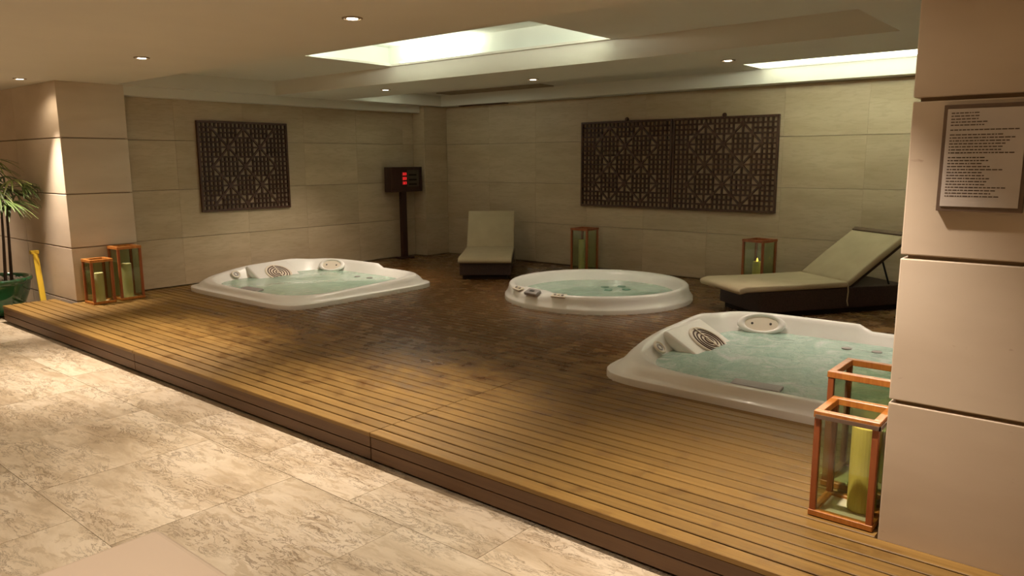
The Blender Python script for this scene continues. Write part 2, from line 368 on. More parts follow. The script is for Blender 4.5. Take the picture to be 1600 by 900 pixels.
# ------------------------------------------------------------------ floor
fl = empty('floor', kind='structure')
MB().box(XL, XR, YB, 8.6, -.08, -.012).build('screed', plain('grout', (.36, .28, .18), .8), fl)
rows = [(-2.44, -1.53), (-1.53, -.63), (-.63, .275), (.275, 1.18), (1.18, 2.085), (2.085, 2.99)]
tile_me = {}
for ri, (y0, y1) in enumerate(rows):
    off = {5: -2.77, 4: -2.38, 3: -3.59}.get(ri, -2.77+.4*ri); x = off-.835*12; xs = []
    while x < XR:
        if x > XL: xs.append(x)
        x += .835
    for i in range(len(xs)-1):
        x0, x1 = xs[i], xs[i+1]
        if ri == 5 and (x1 > -8.75): 
            y1b = 2.50
        else: y1b = y1
        MB().box(x0+.0012, x1-.0012, y0+.0012, y1b-.0012, -.012, random.uniform(-.0006, .0006)).build('stone_tile', TILE, fl)

# ------------------------------------------------------------------ deck
dk = empty('wooden_deck', (0, 0, 0), label='raised slatted wooden deck with wet stains around three sunken tubs', cat='deck')
TUB1, TUB3, TUB2 = (-7.25, 5.09), (-1.645, 5.07), (-4.35, 6.63)
HA, HB = 1.08, 1.02
def cuts(y0, y1):
    out = []
    for (cx, cy) in (TUB1, TUB3):
        dm = min(max(abs(y0-cy), abs(y1-cy)), HB-.055)/(HB-.05)
        if y1 > cy-HB+.06 and y0 < cy+HB-.06: q = (HA-.05)*(1-dm**7.5)**(1/7.5); out.append((cx-q, cx+q))
    cx, cy = TUB2; dy = 0 if y0 < cy < y1 else min(abs(y0-cy), abs(y1-cy))
    if dy < .93: q = math.sqrt(.93**2-dy*dy); out.append((cx-q, cx+q))
    return sorted(out)
def subtract(a, b_, cs):
    r = [(a, b_)]
    for c0, c1 in cs:
        n = []
        for x0, x1 in r:
            if c1 <= x0 or c0 >= x1: n.append((x0, x1)); continue
            if x0 < c0: n.append((x0, c0))
            if c1 < x1: n.append((c1, x1))
        r = n
    return [q for q in r if q[1]-q[0] > .03]
def board_mesh(wd, th, ch=.003, name='deck_board'):
    sec = [(0, -th), (wd, -th), (wd, -ch), (wd-ch, 0), (ch, 0), (0, -ch)]
    vs = [(x, y, z) for x in (0, 1) for y, z in sec]
    fs = [(0, 5, 4, 3, 2, 1), (6, 7, 8, 9, 10, 11)]+[(i, (i+1) % 6, 6+(i+1) % 6, 6+i) for i in range(6)]
    me = bpy.data.meshes.new(name); me.from_pydata(vs, [], fs); me.update(); me.materials.append(DECK); return me
P_ = .0822; BM = board_mesh(P_-.0100, .022); BM1 = board_mesh(P_-.0055, .022)
y = 2.455; k = 0; nb = 0
while y < 8.395:
    wd = P_
    joints = [-5.87, -3.046] if y < 3.98 else ([-3.046] if y < 4.25 else [-5.4, -2.7] if k % 2 else [-4.1])
    lim = [(-8.8 if y+wd < 3.0 else (-8.37 if y < 3.66 else (-8.54 if y < 7.9 else -8.29)), None)]
    xL = lim[0][0]; xR = .9 if y < 2.9 else (-.655 if y < 3.62 else .9)
    xs = [xL]+joints+[xR]
    for i in range(len(xs)-1):
        for (a, b_) in subtract(xs[i], xs[i+1], cuts(y, y+wd)):
            o = bpy.data.objects.new('plank', BM); C.objects.link(o); o.parent = dk
            g = .0025 if xs[i] != xL else 0
            o.location = (a+g, y, D+random.uniform(-.0007, .0007)); o.scale = (b_-a-g-.0025, 1 if y+wd < 8.4 else (8.398-y)/wd, 1); nb += 1
    y += wd; k += 1
print('planks', nb)
# fascia courses
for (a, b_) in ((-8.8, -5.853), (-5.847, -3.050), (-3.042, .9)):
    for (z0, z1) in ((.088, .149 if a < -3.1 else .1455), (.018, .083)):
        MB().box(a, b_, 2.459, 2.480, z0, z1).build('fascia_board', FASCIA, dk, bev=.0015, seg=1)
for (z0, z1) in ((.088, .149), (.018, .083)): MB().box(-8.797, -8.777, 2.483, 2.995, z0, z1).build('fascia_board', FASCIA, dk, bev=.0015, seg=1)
fr = MB(); fr.box(-8.775, .9, 2.485, 2.52, 0, .148)
for gx in range(-43, 5):
    for gy in range(13, 42):
        x0, x1, y0, y1 = gx*.2, gx*.2+.2, gy*.2, gy*.2+.2; cx, cy = gx*.2+.1, gy*.2+.1
        if y0 < 2.5 or y1 > 8.4: continue
        if any(abs(cx-t[0]) < HA+.08 and abs(cy-t[1]) < HB+.08 for t in (TUB1, TUB3)) or math.hypot(cx-TUB2[0], cy-TUB2[1]) < 1.05: continue
        if (cx > -.75 and 2.9 < cy < 3.65) or (cx < -8.3 and 2.95 < cy < 3.7) : continue
        fr.box(x0, x1, y0, y1, .10, .11)
o = fr.build('gap_shade_sheet', DARKGAP, dk)  # added black sheet under the boards, stands in for shade in the gaps

# ------------------------------------------------------------------ tubs
def sup(a, b_, n, t):
    c, s_ = math.cos(t), math.sin(t); r = (abs(c/a)**n+abs(s_/b_)**n)**(-1/n); return r*c, r*s_
def loft(rings, name, mat, parent, cap_last=True):
    n = len(rings[0]); vs = [q for r in rings for q in r]; fs = []
    for k in range(len(rings)-1):
        for i in range(n): fs.append((k*n+i, k*n+(i+1) % n, (k+1)*n+(i+1) % n, (k+1)*n+i))
    if cap_last:
        c = Vector((0, 0, 0))
        for q in rings[-1]: c += Vector(q)/n
        vs.append(c); q = (len(rings)-1)*n
        for i in range(n): fs.append((q+i, q+(i+1) % n, len(vs)-1))
    return mesh(name, vs, fs, mat, parent, True)
NT = 128
def sst(x, a, b_):
    t = max(0, min(1, (x-a)/(b_-a))); return t*t*(3-2*t)
def tub_h(x, y):
    # high headrest side on the left and back, lower on the right and front; a step down along the back edge
    h = .105+.085*sst(-x, -.05, .85)*sst(y, -1.05, -.15)+.03*sst(y, -.6, .6)
    h2 = .19-.045*sst(x, .10, .17)
    return h+(h2-h)*sst(y, .35, .7)
def square_tub(name, loc, water, label):
    root = empty(name, (*loc, D), label=label, cat='hot tub', group='sunken square spa tubs')
    ts = [2*PI*i/NT for i in range(NT)]
    def R(ins, n, zf, shift=(0, 0)):
        out = []
        for t in ts:
            x, y = sup(HA-ins, HB-ins, n, t); x += shift[0]; y += shift[1]; out.append((x, y, zf(x, y)))
        return out
    K = lambda z: (lambda x, y: z)
    F = lambda f, d=0: (lambda x, y: .055+(tub_h(x, y)-.055)*f+d)
    rings = [R(0, 7.5, K(-.005)), R(0, 7.5, K(.038)), R(.003, 7.5, K(.045)), R(.016, 7.4, K(.049)), R(.040, 7.2, K(.053)), R(.052, 6.9, F(.15)), R(.066, 6.4, F(.48)), R(.080, 5.7, F(.82)),
             R(.092, 5.4, F(.96)), R(.100, 5.0, F(1)), R(.128, 4.7, F(1.0)), R(.138, 4.6, F(.96)), R(.155, 4.5, F(.75)), R(.185, 4.4, F(.4)),
             R(.235, 4.1, K(.04)), R(.33, 3.8, K(-.15)), R(.42, 3.4, K(-.34)), R(.50, 3, K(-.36))]
    smooth_by_angle(loft(rings, 'shell', ACRYL, root), 33)
    # water
    wr_ = [R(.208, 4.2, K(.066))]
    for f in (.86, .7, .54, .38, .22, .08): wr_.append([(x*f, y*f, .066+.007*math.sin(9*x*f+3*y*f)*math.cos(8*y*f)) for x, y, z in wr_[0]])
    loft(wr_, 'water', water, root)
    # filter pillow on the left wall
    def frame(o_, u, v_): u = Vector(u).normalized(); v_ = Vector(v_).normalized(); n = u.cross(v_); M = Matrix((u, v_, n)).transposed().to_4x4(); M.translation = Vector(o_); return M
    M = frame((-.935, .02, .180), (0, 1, 0), (.30, 0, -.165))      # u along wall, v down the slope, n out
    M = frame((-.945, .02, .178), (0, 1, 0), (.30, 0, -.165))
    if (M.to_3x3() @ Vector((0, 0, 1))).z < 0: M = frame((-.945, .02, .178), (0, -1, 0), (.30, 0, -.165))
    pb = MB(); pb.box(-.285, .285, .0, .33, -.05, .035, M); pil = pb.build('filter_pillow', ACRYL, root, bev=.022, seg=3)
    for p in pil.data.polygons: p.use_smooth = False
    G = M @ Matrix.Translation((-.02, .235, .036))
    MB().cyl((0, 0), .158, 0, .010, 32, .150, M=G).build('grille_plate', CREAMP, pil, bev=.003)
    for R_ in (.035, .068, .101, .130): MB().torus(R_, .0065, G @ Matrix.Translation((0, 0, .011)), 28, 6).build('grille_slot', SLOTB, pil, True)
    MB().torus(.155, .010, G @ Matrix.Translation((0, 0, .006)), 36, 8).build('grille_rim', CREAMP, pil, True)
    MB().box(-.006, .006, -.145, .145, .008, .021, G).build('grille_rib', CREAMP, pil)
    # round jet left of the pillow
    J = frame((-.865, -.44, .125), (0, 1, 0), (.16, 0, -.15))
    if (J.to_3x3() @ Vector((0, 0, 1))).z < 0: J = frame((-.865, -.44, .125), (0, -1, 0), (.16, 0, -.15))
    j = MB().torus(.045, .010, J, 24, 8).build('jet', CREAMP, root, True); j['label'] = 'small round jet ring'
    MB().torus(.022, .008, J, 20, 6).build('nozzle', GREYP, j, True); MB().cyl((0, 0), .038, -.01, .002, 20, M=J).build('jet_face', ACRYL, j)
    # oval headrest on the back wall
    Q = frame((-.60, .735, .128), (1, .42, 0), (.042, -.10, -.13))
    if (Q.to_3x3() @ Vector((0, 0, 1))).z < 0: Q = frame((-.60, .735, .128), (-1, -.42, 0), (.042, -.10, -.13))
    oh = MB().torus(.10, .020, Q, 36, 8, 1.55, .8).build('oval_headrest', ACRYL, root, True)
    MB().cyl((0, 0), 1, -.012, .006, 32, .96, M=Q @ Matrix.Diagonal((.155, .08, 1, 1))).build('headrest_plate', CREAMP, oh)
    for sx in (-.07, .07): MB().cyl((sx, 0), .010, .004, .009, 12, M=Q).build('headrest_jet', DGREY, oh)
    # small grey control pad at the front edge, just above the water
    MB().box(-.15, .15, -.05, .05, 0, .022).build('control_pad', GREYP, root, bev=.008, loc=(-.04, -.74, .062), rot=(.10, 0, .05))
    # low bubble jets
    for (jx, jy) in ((.10, .58), (.30, .60)): MB().cyl((jx, jy), .035, .060, .072, 16).build('foot_jet', GREYP, root)
    return root
square_tub('spa_tub', TUB1, WATER_C, 'square white spa tub with calm green water beside the left wall')
square_tub('spa_tub', TUB3, WATER_R, 'square white spa tub with bubbling water behind the lanterns at the right pillar')
# round tub
rt = empty('round_spa_tub', (*TUB2, D), label='round white spa tub with rim buttons in front of the rear wall', cat='hot tub')
ts = [2*PI*i/NT for i in range(NT)]
ca = math.atan2(5.78-TUB2[1], -4.56-TUB2[0])
def RR(R_, z, bulge=0):
    out = []
    for t in ts:
        d = (t-ca+PI) % (2*PI)-PI; q = R_-bulge*math.exp(-(abs(d)/.30)**4); out.append((q*math.cos(t), q*math.sin(t), z))
    return out
loft([RR(.986, -.005), RR(.986, .035), RR(.982, .045), RR(.972, .055), RR(.955, .085), RR(.945, .12), RR(.938, .15, .05), RR(.925, .162, .09), RR(.895, .162, .11), RR(.875, .152, .12), RR(.855, .12, .11),
      RR(.82, .05, .10), RR(.76, -.1, .05), RR(.66, -.34), RR(.55, -.36)], 'shell', ACRYL, rt)
w0 = RR(.823, .05, .10); wr_ = [w0]+[[(x*f, y*f, .05+.003*math.sin(11*x*f)*math.cos(9*y*f)) for x, y, z in w0] for f in (.86, .7, .54, .38, .22, .08)]
loft(wr_, 'water', WATER_C, rt)
for (px, py, kind) in ((-4.75, 5.835, 0), (-4.50, 5.765, 1), (-4.20, 5.765, 2)):
    ang = math.atan2(py-TUB2[1], px-TUB2[0]); rad = .918 if kind != 1 else .922
    lx, ly = rad*math.cos(ang), rad*math.sin(ang)
    if kind == 1:
        b0 = MB().box(-.085, .085, -.045, .045, 0, .035).build('control_panel', GREYP, rt, bev=.010, loc=(lx, ly, .135), rot=(.35, 0, ang+PI/2))
        MB().box(-.03, .03, -.012, .012, .035, .038).build('panel_display', DGREY, b0)
    else:
        b0 = MB().box(-.075, .075, -.035, .035, 0, .012).build('air_control', CREAMP, rt, bev=.004, loc=(lx, ly, .148), rot=(.30, 0, ang+PI/2))
        for s_ in (-.04, 0, .04): MB().cyl((s_, .0), .013, .012, .020, 12).build('button', GREYP if s_ else AGED, b0)
for (jx, jy) in ((.02, .45), (-.10, .30), (.16, .32), (.03, .16)): MB().cyl((jx, jy), .045, .047, .0545, 18).build('floor_jet', plain('submerged_jet', (.13, .26, .19), .4), rt)

# ------------------------------------------------------------------ lanterns
def lantern(loc, rz, wd, h, label, ch=.26, cr=.045, cpos=(0, 0), wax=None, flame=False, strap=False, mat=None, candle_label='cream pillar candle inside a lantern', depth=None):
    r = empty('lantern', (*loc, D), rz, label=label, cat='lantern', group='wooden glass lanterns on the deck')
    a = wd/2; dd = (depth or wd)/2; t = .024; mat = mat or TEAK
    fb = MB()
    def frame(z0, z1, name):
        f = MB(); f.box(-a, a, -dd, -dd+t*1.25, z0, z1); f.box(-a, a, dd-t*1.25, dd, z0, z1); f.box(-a, -a+t*1.25, -dd+t*1.25, dd-t*1.25, z0, z1); f.box(a-t*1.25, a, -dd+t*1.25, dd-t*1.25, z0, z1)
        return f.build(name, mat, r, bev=.002, seg=1)
    frame(.004, .028, 'base_frame'); frame(h-.028, h, 'top_frame')
    MB().box(-a+t, a-t, -dd+t, dd-t, .006, .016).build('base_plate', CREAMP, r)
    for sx in (-1, 1):
        for sy in (-1, 1): MB().box(min(sx*(a-.003), sx*(a-.003-t)), max(sx*(a-.003), sx*(a-.003-t)), min(sy*(dd-.003), sy*(dd-.003-t)), max(sy*(dd-.003), sy*(dd-.003-t)), .028, h-.028).build('post', REDW, r, bev=.002, seg=1)
    g = .004
    for (x0, x1, y0, y1) in ((-a+t, a-t, -dd+.012, -dd+.012+g), (-a+t, a-t, dd-.012-g, dd-.012), (-a+.012, -a+.012+g, -dd+t, dd-t), (a-.012-g, a-.012, -dd+t, dd-t)):
        MB().box(x0, x1, y0, y1, .028, h-.028).build('glass_pane', GLASS, r)
    if strap:
        s_ = MB().box(-.115, a+.004, -dd-.005, -dd+.001, h-.030, h-.014); s_.box(a-.002, a+.005, -dd-.005, dd*.4, h-.030, h-.014); s_.build('metal_latch', CHROME if 0 else PLAQE, r)
    c = empty('pillar_candle', (0, 0, 0), label=candle_label, cat='candle', group='pillar candles in the lanterns')
    Mw = Matrix.Rotation(rz, 4, 'Z'); p = Mw @ Vector((cpos[0], cpos[1], 0)); c.location = (loc[0]+p.x, loc[1]+p.y, D+.016)
    MB().cyl((0, 0), cr, 0, ch, 28).build('wax_body', wax or WAX, c, bev=.006)
    if flame:
        q = MB(); prof = [(.0, .0), (.008, .008), (.010, .018), (.006, .032), (.0005, .046)]; n = 12; vs = []; fs = []
        for (rd, z) in prof: vs += [(rd*math.cos(2*PI*i/n), rd*math.sin(2*PI*i/n), ch-.004+z) for i in range(n)]
        for k_ in range(len(prof)-1): fs += [(k_*n+i, k_*n+(i+1) % n, (k_+1)*n+(i+1) % n, (k_+1)*n+i) for i in range(n)]
        mesh('led_flame', vs, fs, FLAME, c, True)
    else:
        MB().cyl((0, 0), .0018, ch-.002, ch+.012, 6).build('wick', DGREY, c)
    return r
lantern((-.795, 3.09), 0, .245, .445, 'orange wooden glass lantern touching the right pillar, metal latch on its top', ch=.36, cr=.055, cpos=(.040, .035), wax=YWAX, strap=True, candle_label='yellow pillar candle in the front lantern by the right pillar')
lantern((-.826, 3.435), 0, .29, .525, 'open topped wooden lantern in front of the bubbling square tub', ch=.24, cr=.045, cpos=(.05, .05), candle_label='candle in the lantern nearest the bubbling square tub')
lantern((-8.175, 3.155), 0, .225, .460, 'smaller wooden lantern with a bright candle against the left pillar', ch=.30, cr=.043, cpos=(.01, .0), flame=False, candle_label='bright cream candle in the smaller lantern at the left pillar')
lantern((-8.225, 3.455), 0, .25, .565, 'taller wooden lantern standing behind the small one at the left pillar', ch=.36, cr=.05, cpos=(.01, .0), candle_label='tall candle in the taller lantern at the left pillar')
lantern((-5.50, 8.06), 0, .265, .57, 'dark lantern against the rear wall between the upright lounger and round tub', ch=.40, cr=.040, cpos=(-.03, -.02), candle_label='dim slim candle in the lantern left of the big lattice screen', mat=REDW)
lantern((-3.19, 8.08), -.2, .27, .565, 'lantern with a lit flame candle at the rear wall behind the long lounger', ch=.30, cr=.048, cpos=(-.02, 0), wax=YWAX, flame=True, candle_label='lit yellow candle in the lantern behind the long lounger', mat=REDW)

# ------------------------------------------------------------------ lattice screens
def lattice(root, u0, u1, z0, z1, nc, nr, par, left, axis, fixed, sgn, thick=.018):
    """carved grid: nodes every 4 cells on a checkerboard, diagonals between them"""
    pu, pz = (u1-u0)/nc, (z1-z0)/nr; ml = left; mbt = 1
    nodes_ = [(ml+4*c, mbt+4*r_) for c in range(5) for r_ in range(5) if (c+r_) % 2 == par]
    q = MB(); hw = .0105
    def bar(ua, za, ub, zb, w_=hw, d=1.0):
        A = Vector((ua, za)); B = Vector((ub, zb)); t = (B-A).normalized(); n = Vector((-t.y, t.x))*w_
        pts = [A-n, B-n, B+n, A+n]; lo, hi = fixed, fixed+sgn*thick*d
        vs = []
        for dep in (lo, hi):
            for p in pts: vs.append((p.x, dep, p.y) if axis == 'y' else (dep, p.x, p.y))
        q.add(vs, [(0, 1, 2, 3), (7, 6, 5, 4), (0, 4, 5, 1), (1, 5, 6, 2), (2, 6, 7, 3), (3, 7, 4, 0)])
    U = lambda i: u0+i*pu; Z = lambda j: z0+j*pz
    def runs(line, is_v):
        cut = []
        for a, b_ in nodes_:
            d = line-(a if is_v else b_); c = b_ if is_v else a
            A_, B_ = ((a-ml)//4, (b_-mbt)//4) if is_v else ((b_-mbt)//4, (a-ml)//4)
            if abs(d) != 1 or (A_ == 0 and d < 0) or (A_ == 4 and d > 0): continue
            cut.append((c-(1.8 if B_ > 0 else 0), c+(1.8 if B_ < 4 else 0)))
        for s_, e in subtract(0, nr if is_v else nc, sorted(cut)):
            if is_v: bar(U(line), Z(s_), U(line), Z(e))
            else: bar(U(s_), Z(line), U(e), Z(line))
    for i in range(1, nc): runs(i, True)
    for j in range(1, nr): runs(j, False)
    for a, b_ in nodes_:
        for dx, dy in ((4, 4), (4, -4)):
            if (a+dx, b_+dy) in nodes_: bar(U(a), Z(b_), U(a+dx), Z(b_+dy), hw*1.0, 1.1)
        for t in []:
            p_ = [(a+1.62*math.cos(w0*PI/4+PI/8), b_+1.62*math.sin(w0*PI/4+PI/8)) for w0 in (t, t+1)]
            if all(0 <= w1[0] <= nc and 0 <= w1[1] <= nr for w1 in p_): bar(U(p_[0][0]), Z(p_[0][1]), U(p_[1][0]), Z(p_[1][1]), hw*.7)
        k_ = .026; q2 = []
        for dep in (fixed, fixed+sgn*thick*1.15):
            for t in range(8):
                x, z = U(a)+k_*math.cos(t*PI/4+PI/8), Z(b_)+k_*math.sin(t*PI/4+PI/8); q2.append((x, dep, z) if axis == 'y' else (dep, x, z))
        q.add(q2, [tuple(range(8)), tuple(range(15, 7, -1))]+[(i, 8+i, 8+(i+1) % 8, (i+1) % 8) for i in range(8)])
    o = q.build('lattice', DARKW, root); o['kind'] = 'stuff'
def rails(root, u0, u1, z0, z1, axis, fixed, sgn, th=.036, w_=.026):
    lo, hi = sorted((fixed, fixed+sgn*th))
    for (a, b_, c, d) in ((u0, u1, z0, z0+w_), (u0, u1, z1-w_, z1), (u0, u0+w_, z0+w_, z1-w_), (u1-w_, u1, z0+w_, z1-w_)):
        m1 = MB()
        if axis == 'y': m1.box(a, b_, lo, hi, c, d)
        else: m1.box(lo, hi, a, b_, c, d)
        m1.build('frame_rail', DARKW, root, bev=.003, seg=1)
s1 = empty('lattice_screen', (0, 0, 0), label='square dark carved lattice screen alone on the left wall', cat='screen', group='carved wooden lattice screens')
rails(s1, 4.51, 5.72, 1.015, 2.082, 'x', -8.548, 1); lattice(s1, 4.53, 5.70, 1.035, 2.062, 22, 18, 0, 3, 'x', -8.545, 1)
for nm, (a, b_), lb in (('lattice_screen', (-5.78, -4.455), 'left panel of the dark lattice pair on the rear wall'), ('lattice_screen', (-4.445, -3.15), 'right panel of the dark lattice pair on the rear wall')):
    s2 = empty(nm, (0, 0, 0), label=lb, cat='screen', group='carved wooden lattice screens')
    rails(s2, a, b_, 1.0, 2.09, 'y', 8.398, -1); lattice(s2, a+.02, b_-.02, 1.02, 2.07, 22, 18, 1, 3, 'y', 8.395, -1)
    hx = -5.10 if a < -5 else -3.80
    kb = MB(); kb.cyl((0, 0), .028, 0, .022, 16, .02, M=Matrix.Translation((hx, 8.392, 2.108)) @ Matrix.Rotation(PI/2, 4, 'X')); kb.build('hanging_knob', DARKW, s2, bev=.004)

# ------------------------------------------------------------------ control stand
cs = empty('control_stand', (-8.40, 7.56, D), label='mahogany control box with red digits on a tall post by the left wall', cat='control panel')
MB().box(-.03, .03, -.047, .047, .02, .995).build('post', MAHOG, cs, bev=.003); MB().box(-.08, .09, -.12, .12, 0, .022).build('foot_plate', MAHOG, cs, bev=.003)
hb = MB().box(-.06, .08, -.295, .305, .985, 1.345).build('control_box', MAHOG, cs, bev=.006)
for (a, b_, c, d) in ((-.295, .305, .985, 1.01), (-.295, .305, 1.32, 1.345), (-.295, -.27, 1.01, 1.32), (.28, .305, 1.01, 1.32)): MB().box(.08, .095, a, b_, c, d).build('box_rim', MAHOG, cs, bev=.003)
MB().box(.08, .086, .02, .25, 1.06, 1.30).build('control_face', plain('olive_metal', (.075, .062, .04), .4), hb)
for z in (1.10, 1.165, 1.235): MB().box(.086, .090, .05, .20, z-.018, z+.006).build('label_strip', DARKGAP, hb)
for k_, z in enumerate((1.115, 1.18, 1.245)):
    dg = MB()
    for dy in (-.055, -.015):
        dg.box(.081, .088, dy-.015, dy+.012, z+.014, z+.019); dg.box(.081, .088, dy-.015, dy+.012, z-.003, z+.002); dg.box(.081, .088, dy-.015, dy+.012, z-.020, z-.015)
        dg.box(.081, .088, dy+.012, dy+.017, z-.018, z+.017)
    dg.build('digits', REDLED, hb)

# ------------------------------------------------------------------ loungers
def lounger(loc, rz, wd, flat, back, ang, base_l, bh, over, label, strap=True):
    """origin = foot end centre of the cushion, +y towards the head"""
    r = empty('sun_lounger', (*loc, D+.001), rz, label=label, cat='sun lounger', group='rattan sun loungers with beige cushions')
    a = wd/2
    b0 = MB().box(-a+.012, a-.012, over, over+base_l, .05, bh).build('base', RATT, r, bev=.008)
    MB().box(-a+.05, a-.05, over+.04, over+base_l-.04, 0, .05).build('plinth', DARKGAP, r)
    th = .06
    # cushion profile
    ca_, sa = math.cos(ang), math.sin(ang)
    top_ = [(-.02, bh+.018), (.02, bh+th-.012), (.10, bh+th), (flat-.06, bh+th), (flat-.01, bh+th+.004)]
    bt = [(-.01, bh+.0), (flat, bh+.002)]
    prof = [(-.03, bh-.012), (-.045, bh+.020), (-.03, bh+.042), (.04, bh+th), (flat*.5, bh+th-.006), (flat-.03, bh+th-.002), (flat, bh+.003), (flat*.5, bh+.002), (.05, bh+.002)]
    def ext(pf, name, mat, w_=a, bev=.014):
        n = len(pf); vs = [(x, y, z) for x in (-w_, w_) for y, z in pf]; fs = [tuple(range(n-1, -1, -1)), tuple(range(n, 2*n))]+[(i, (i+1) % n, n+(i+1) % n, n+i) for i in range(n)]
        o = mesh(name, vs, fs, mat, r); md = o.modifiers.new('b', 'BEVEL'); md.width = bev; md.segments = 3; md.limit_method = 'ANGLE'; md.angle_limit = math.radians(25); smooth_by_angle(o, 60); return o
    ext(prof, 'seat_cushion', CUSH)
    hy, hz = flat-.005, bh+.006
    def bp(s_, t): return (hy+s_*ca_-t*sa, hz+s_*sa+t*ca_)
    bc = ext([bp(0, 0), bp(back, 0), bp(back+.012, .03), bp(back, th), bp(back*.5, th+.004), bp(.025, th-.002), bp(-.0, th*.7)], 'back_cushion', CUSH)
    ext([bp(.02, -.035), bp(back-.03, -.035), bp(back-.03, -.004), bp(.02, -.004)], 'back_frame', RATT, a-.02, .006)
    st_ = MB(); p0 = bp(back-.06, th+.0025); p1 = bp(back-.005, th+.0025); p2 = bp(back+.018, .03); 
    if strap: ext([bp(back-.018, th-.004), bp(back-.018, th+.014), bp(back+.030, th+.014), bp(back+.034, .0), bp(back+.015, 0)], 'head_strap', RATT2, a*.96, .004)
    for sx in (-a+.06, a-.06):
        q = bp(back*.62, -.036); MB().tube([(sx, q[0], q[1]), (sx, q[0]+.10, bh-.01)], .009, 8).build('support_strut', STEEL, r)
    # tie ribbon hanging from the hinge
    MB().tube([(a+.006, flat-.03, bh+.03), (a+.008, flat-.025, bh-.04), (a+.012, flat-.035, bh-.12), (a+.010, flat-.02, bh-.17)], .006, 6).build('tie_ribbon', CUSH, r)
    pp = MB(); pp.tube([(-a+.01, .0, bh+.03), (-a-.004, flat*.5, bh+.028), (-a+.01, flat-.02, bh+.03)], .004, 6); pp.build('piping', CUSH, r)
    return r
d2 = Vector((.574, .819)); lounger((-2.945, 6.60), math.atan2(-d2.x, d2.y), .70, 1.13, .73, math.radians(35), 1.60, .245, .18, 'long beige lounger with low raised back behind the bubbling square tub')
d1 = Vector((-.617, .787)); lounger((-6.05, 6.735), math.atan2(-d1.x, d1.y), .65, 1.24, .60, math.radians(53), 1.64, .215, .02, 'beige lounger with upright back facing the camera in the room corner', False)

# ------------------------------------------------------------------ plaque
pq = empty('notice_plaque', (-.418, 2.94, 1.60), label='satin metal notice plaque with dense printed text on the right pillar', cat='plaque')
MB().box(-.124, .124, -.026, -.0, -.176, .176).build('backplate', PLAQE, pq, bev=.002); MB().box(-.112, .112, -.030, -.026, -.160, .162).build('face', PLAQ, pq, bev=.001)
tx = MB(); random.seed(3); z = .148; blocks = [(5, .5), (0, 0), (1, .95), (0, 0), (2, .9), (3, .85), (2, .95), (0, 0), (4, .6), (1, .95), (5, .65), (1, .95), (3, .8)]
for nl, fr_ in blocks:
    if nl == 0: z -= .006; continue
    for _ in range(nl):
        L = .19*fr_*random.uniform(.8, 1.05); x = -.10
        while x < -.10+L:
            wl_ = random.uniform(.004, .016); tx.box(x, min(x+wl_, .102), -.0306, -.0299, z-.0018, z+.0018); x += wl_+.0025
        z -= .0098
tx.build('printed_text', INK, pq)
random.seed(11)

# ------------------------------------------------------------------ downlights
def downlight(x, y, label, aim=(0, 0)):
    r = empty('downlight', (x, y, CZ), label=label, cat='downlight', group='recessed ceiling downlights')
    MB().torus(.052, .007, Matrix.Translation((0, 0, -.002)), 32, 8).build('trim_ring', VENTM, r, True)
    MB().cyl((0, 0), .047, -.003, -.0005, 28).build('recess', DGREY, r)
    MB().cyl((0, 0), .030, -.0075, -.003, 24).build('lamp', LAMP, r)
LBL = ['downlight leftmost over the left pillar corner', 'downlight above the plant side of the stone floor', 'downlight in the flat front ceiling beside the large square light coffer', 'downlight in the ceiling just in front of the plaque pillar',
       'downlight over the left square tub', 'downlight over the round tub in front of the air grille', 'downlight next to the long white light coffer', 'downlight in the ceiling beam behind the plaque pillar']
for (x, y, P, ang, dx, dy), lb in zip(SPOTS, LBL):
    downlight(x, y, lb)
    l = bpy.data.lights.new('downlight_beam', 'SPOT'); l.energy = P*1.0; l.color = WARM; l.spot_size = math.radians(ang*2); l.spot_blend = 1.0; l.shadow_soft_size = .03
    o = bpy.data.objects.new('downlight_beam', l); C.objects.link(o); o.location = (x, y, CZ-.02); o.rotation_euler = Vector((dx, dy, -1)).to_track_quat('-Z', 'Y').to_euler()
    wd_ = {(-8.44): 8, (-6.09): 27, (-3.56): 10, (-1.08): 4, (-6.74): 15, (-4.82): 6, (-2.73): 6, (-.7): 4}[x]
    l = bpy.data.lights.new('downlight_spill', 'SPOT'); l.energy = wd_; l.color = (1.0, .80, .58); l.spot_size = math.radians(146); l.spot_blend = .6; l.shadow_soft_size = .03
    o = bpy.data.objects.new('downlight_spill', l); C.objects.link(o); o.location = (x, y, CZ-.02)
for (x, y, P) in HIDDEN:
    l = bpy.data.lights.new('downlight_beam', 'SPOT'); l.energy = P; l.color = WARM; l.spot_size = math.radians(100); l.spot_blend = .9; l.shadow_soft_size = .03
    o = bpy.data.objects.new('downlight_beam', l); C.objects.link(o); o.location = (x, y, CZ-.02)

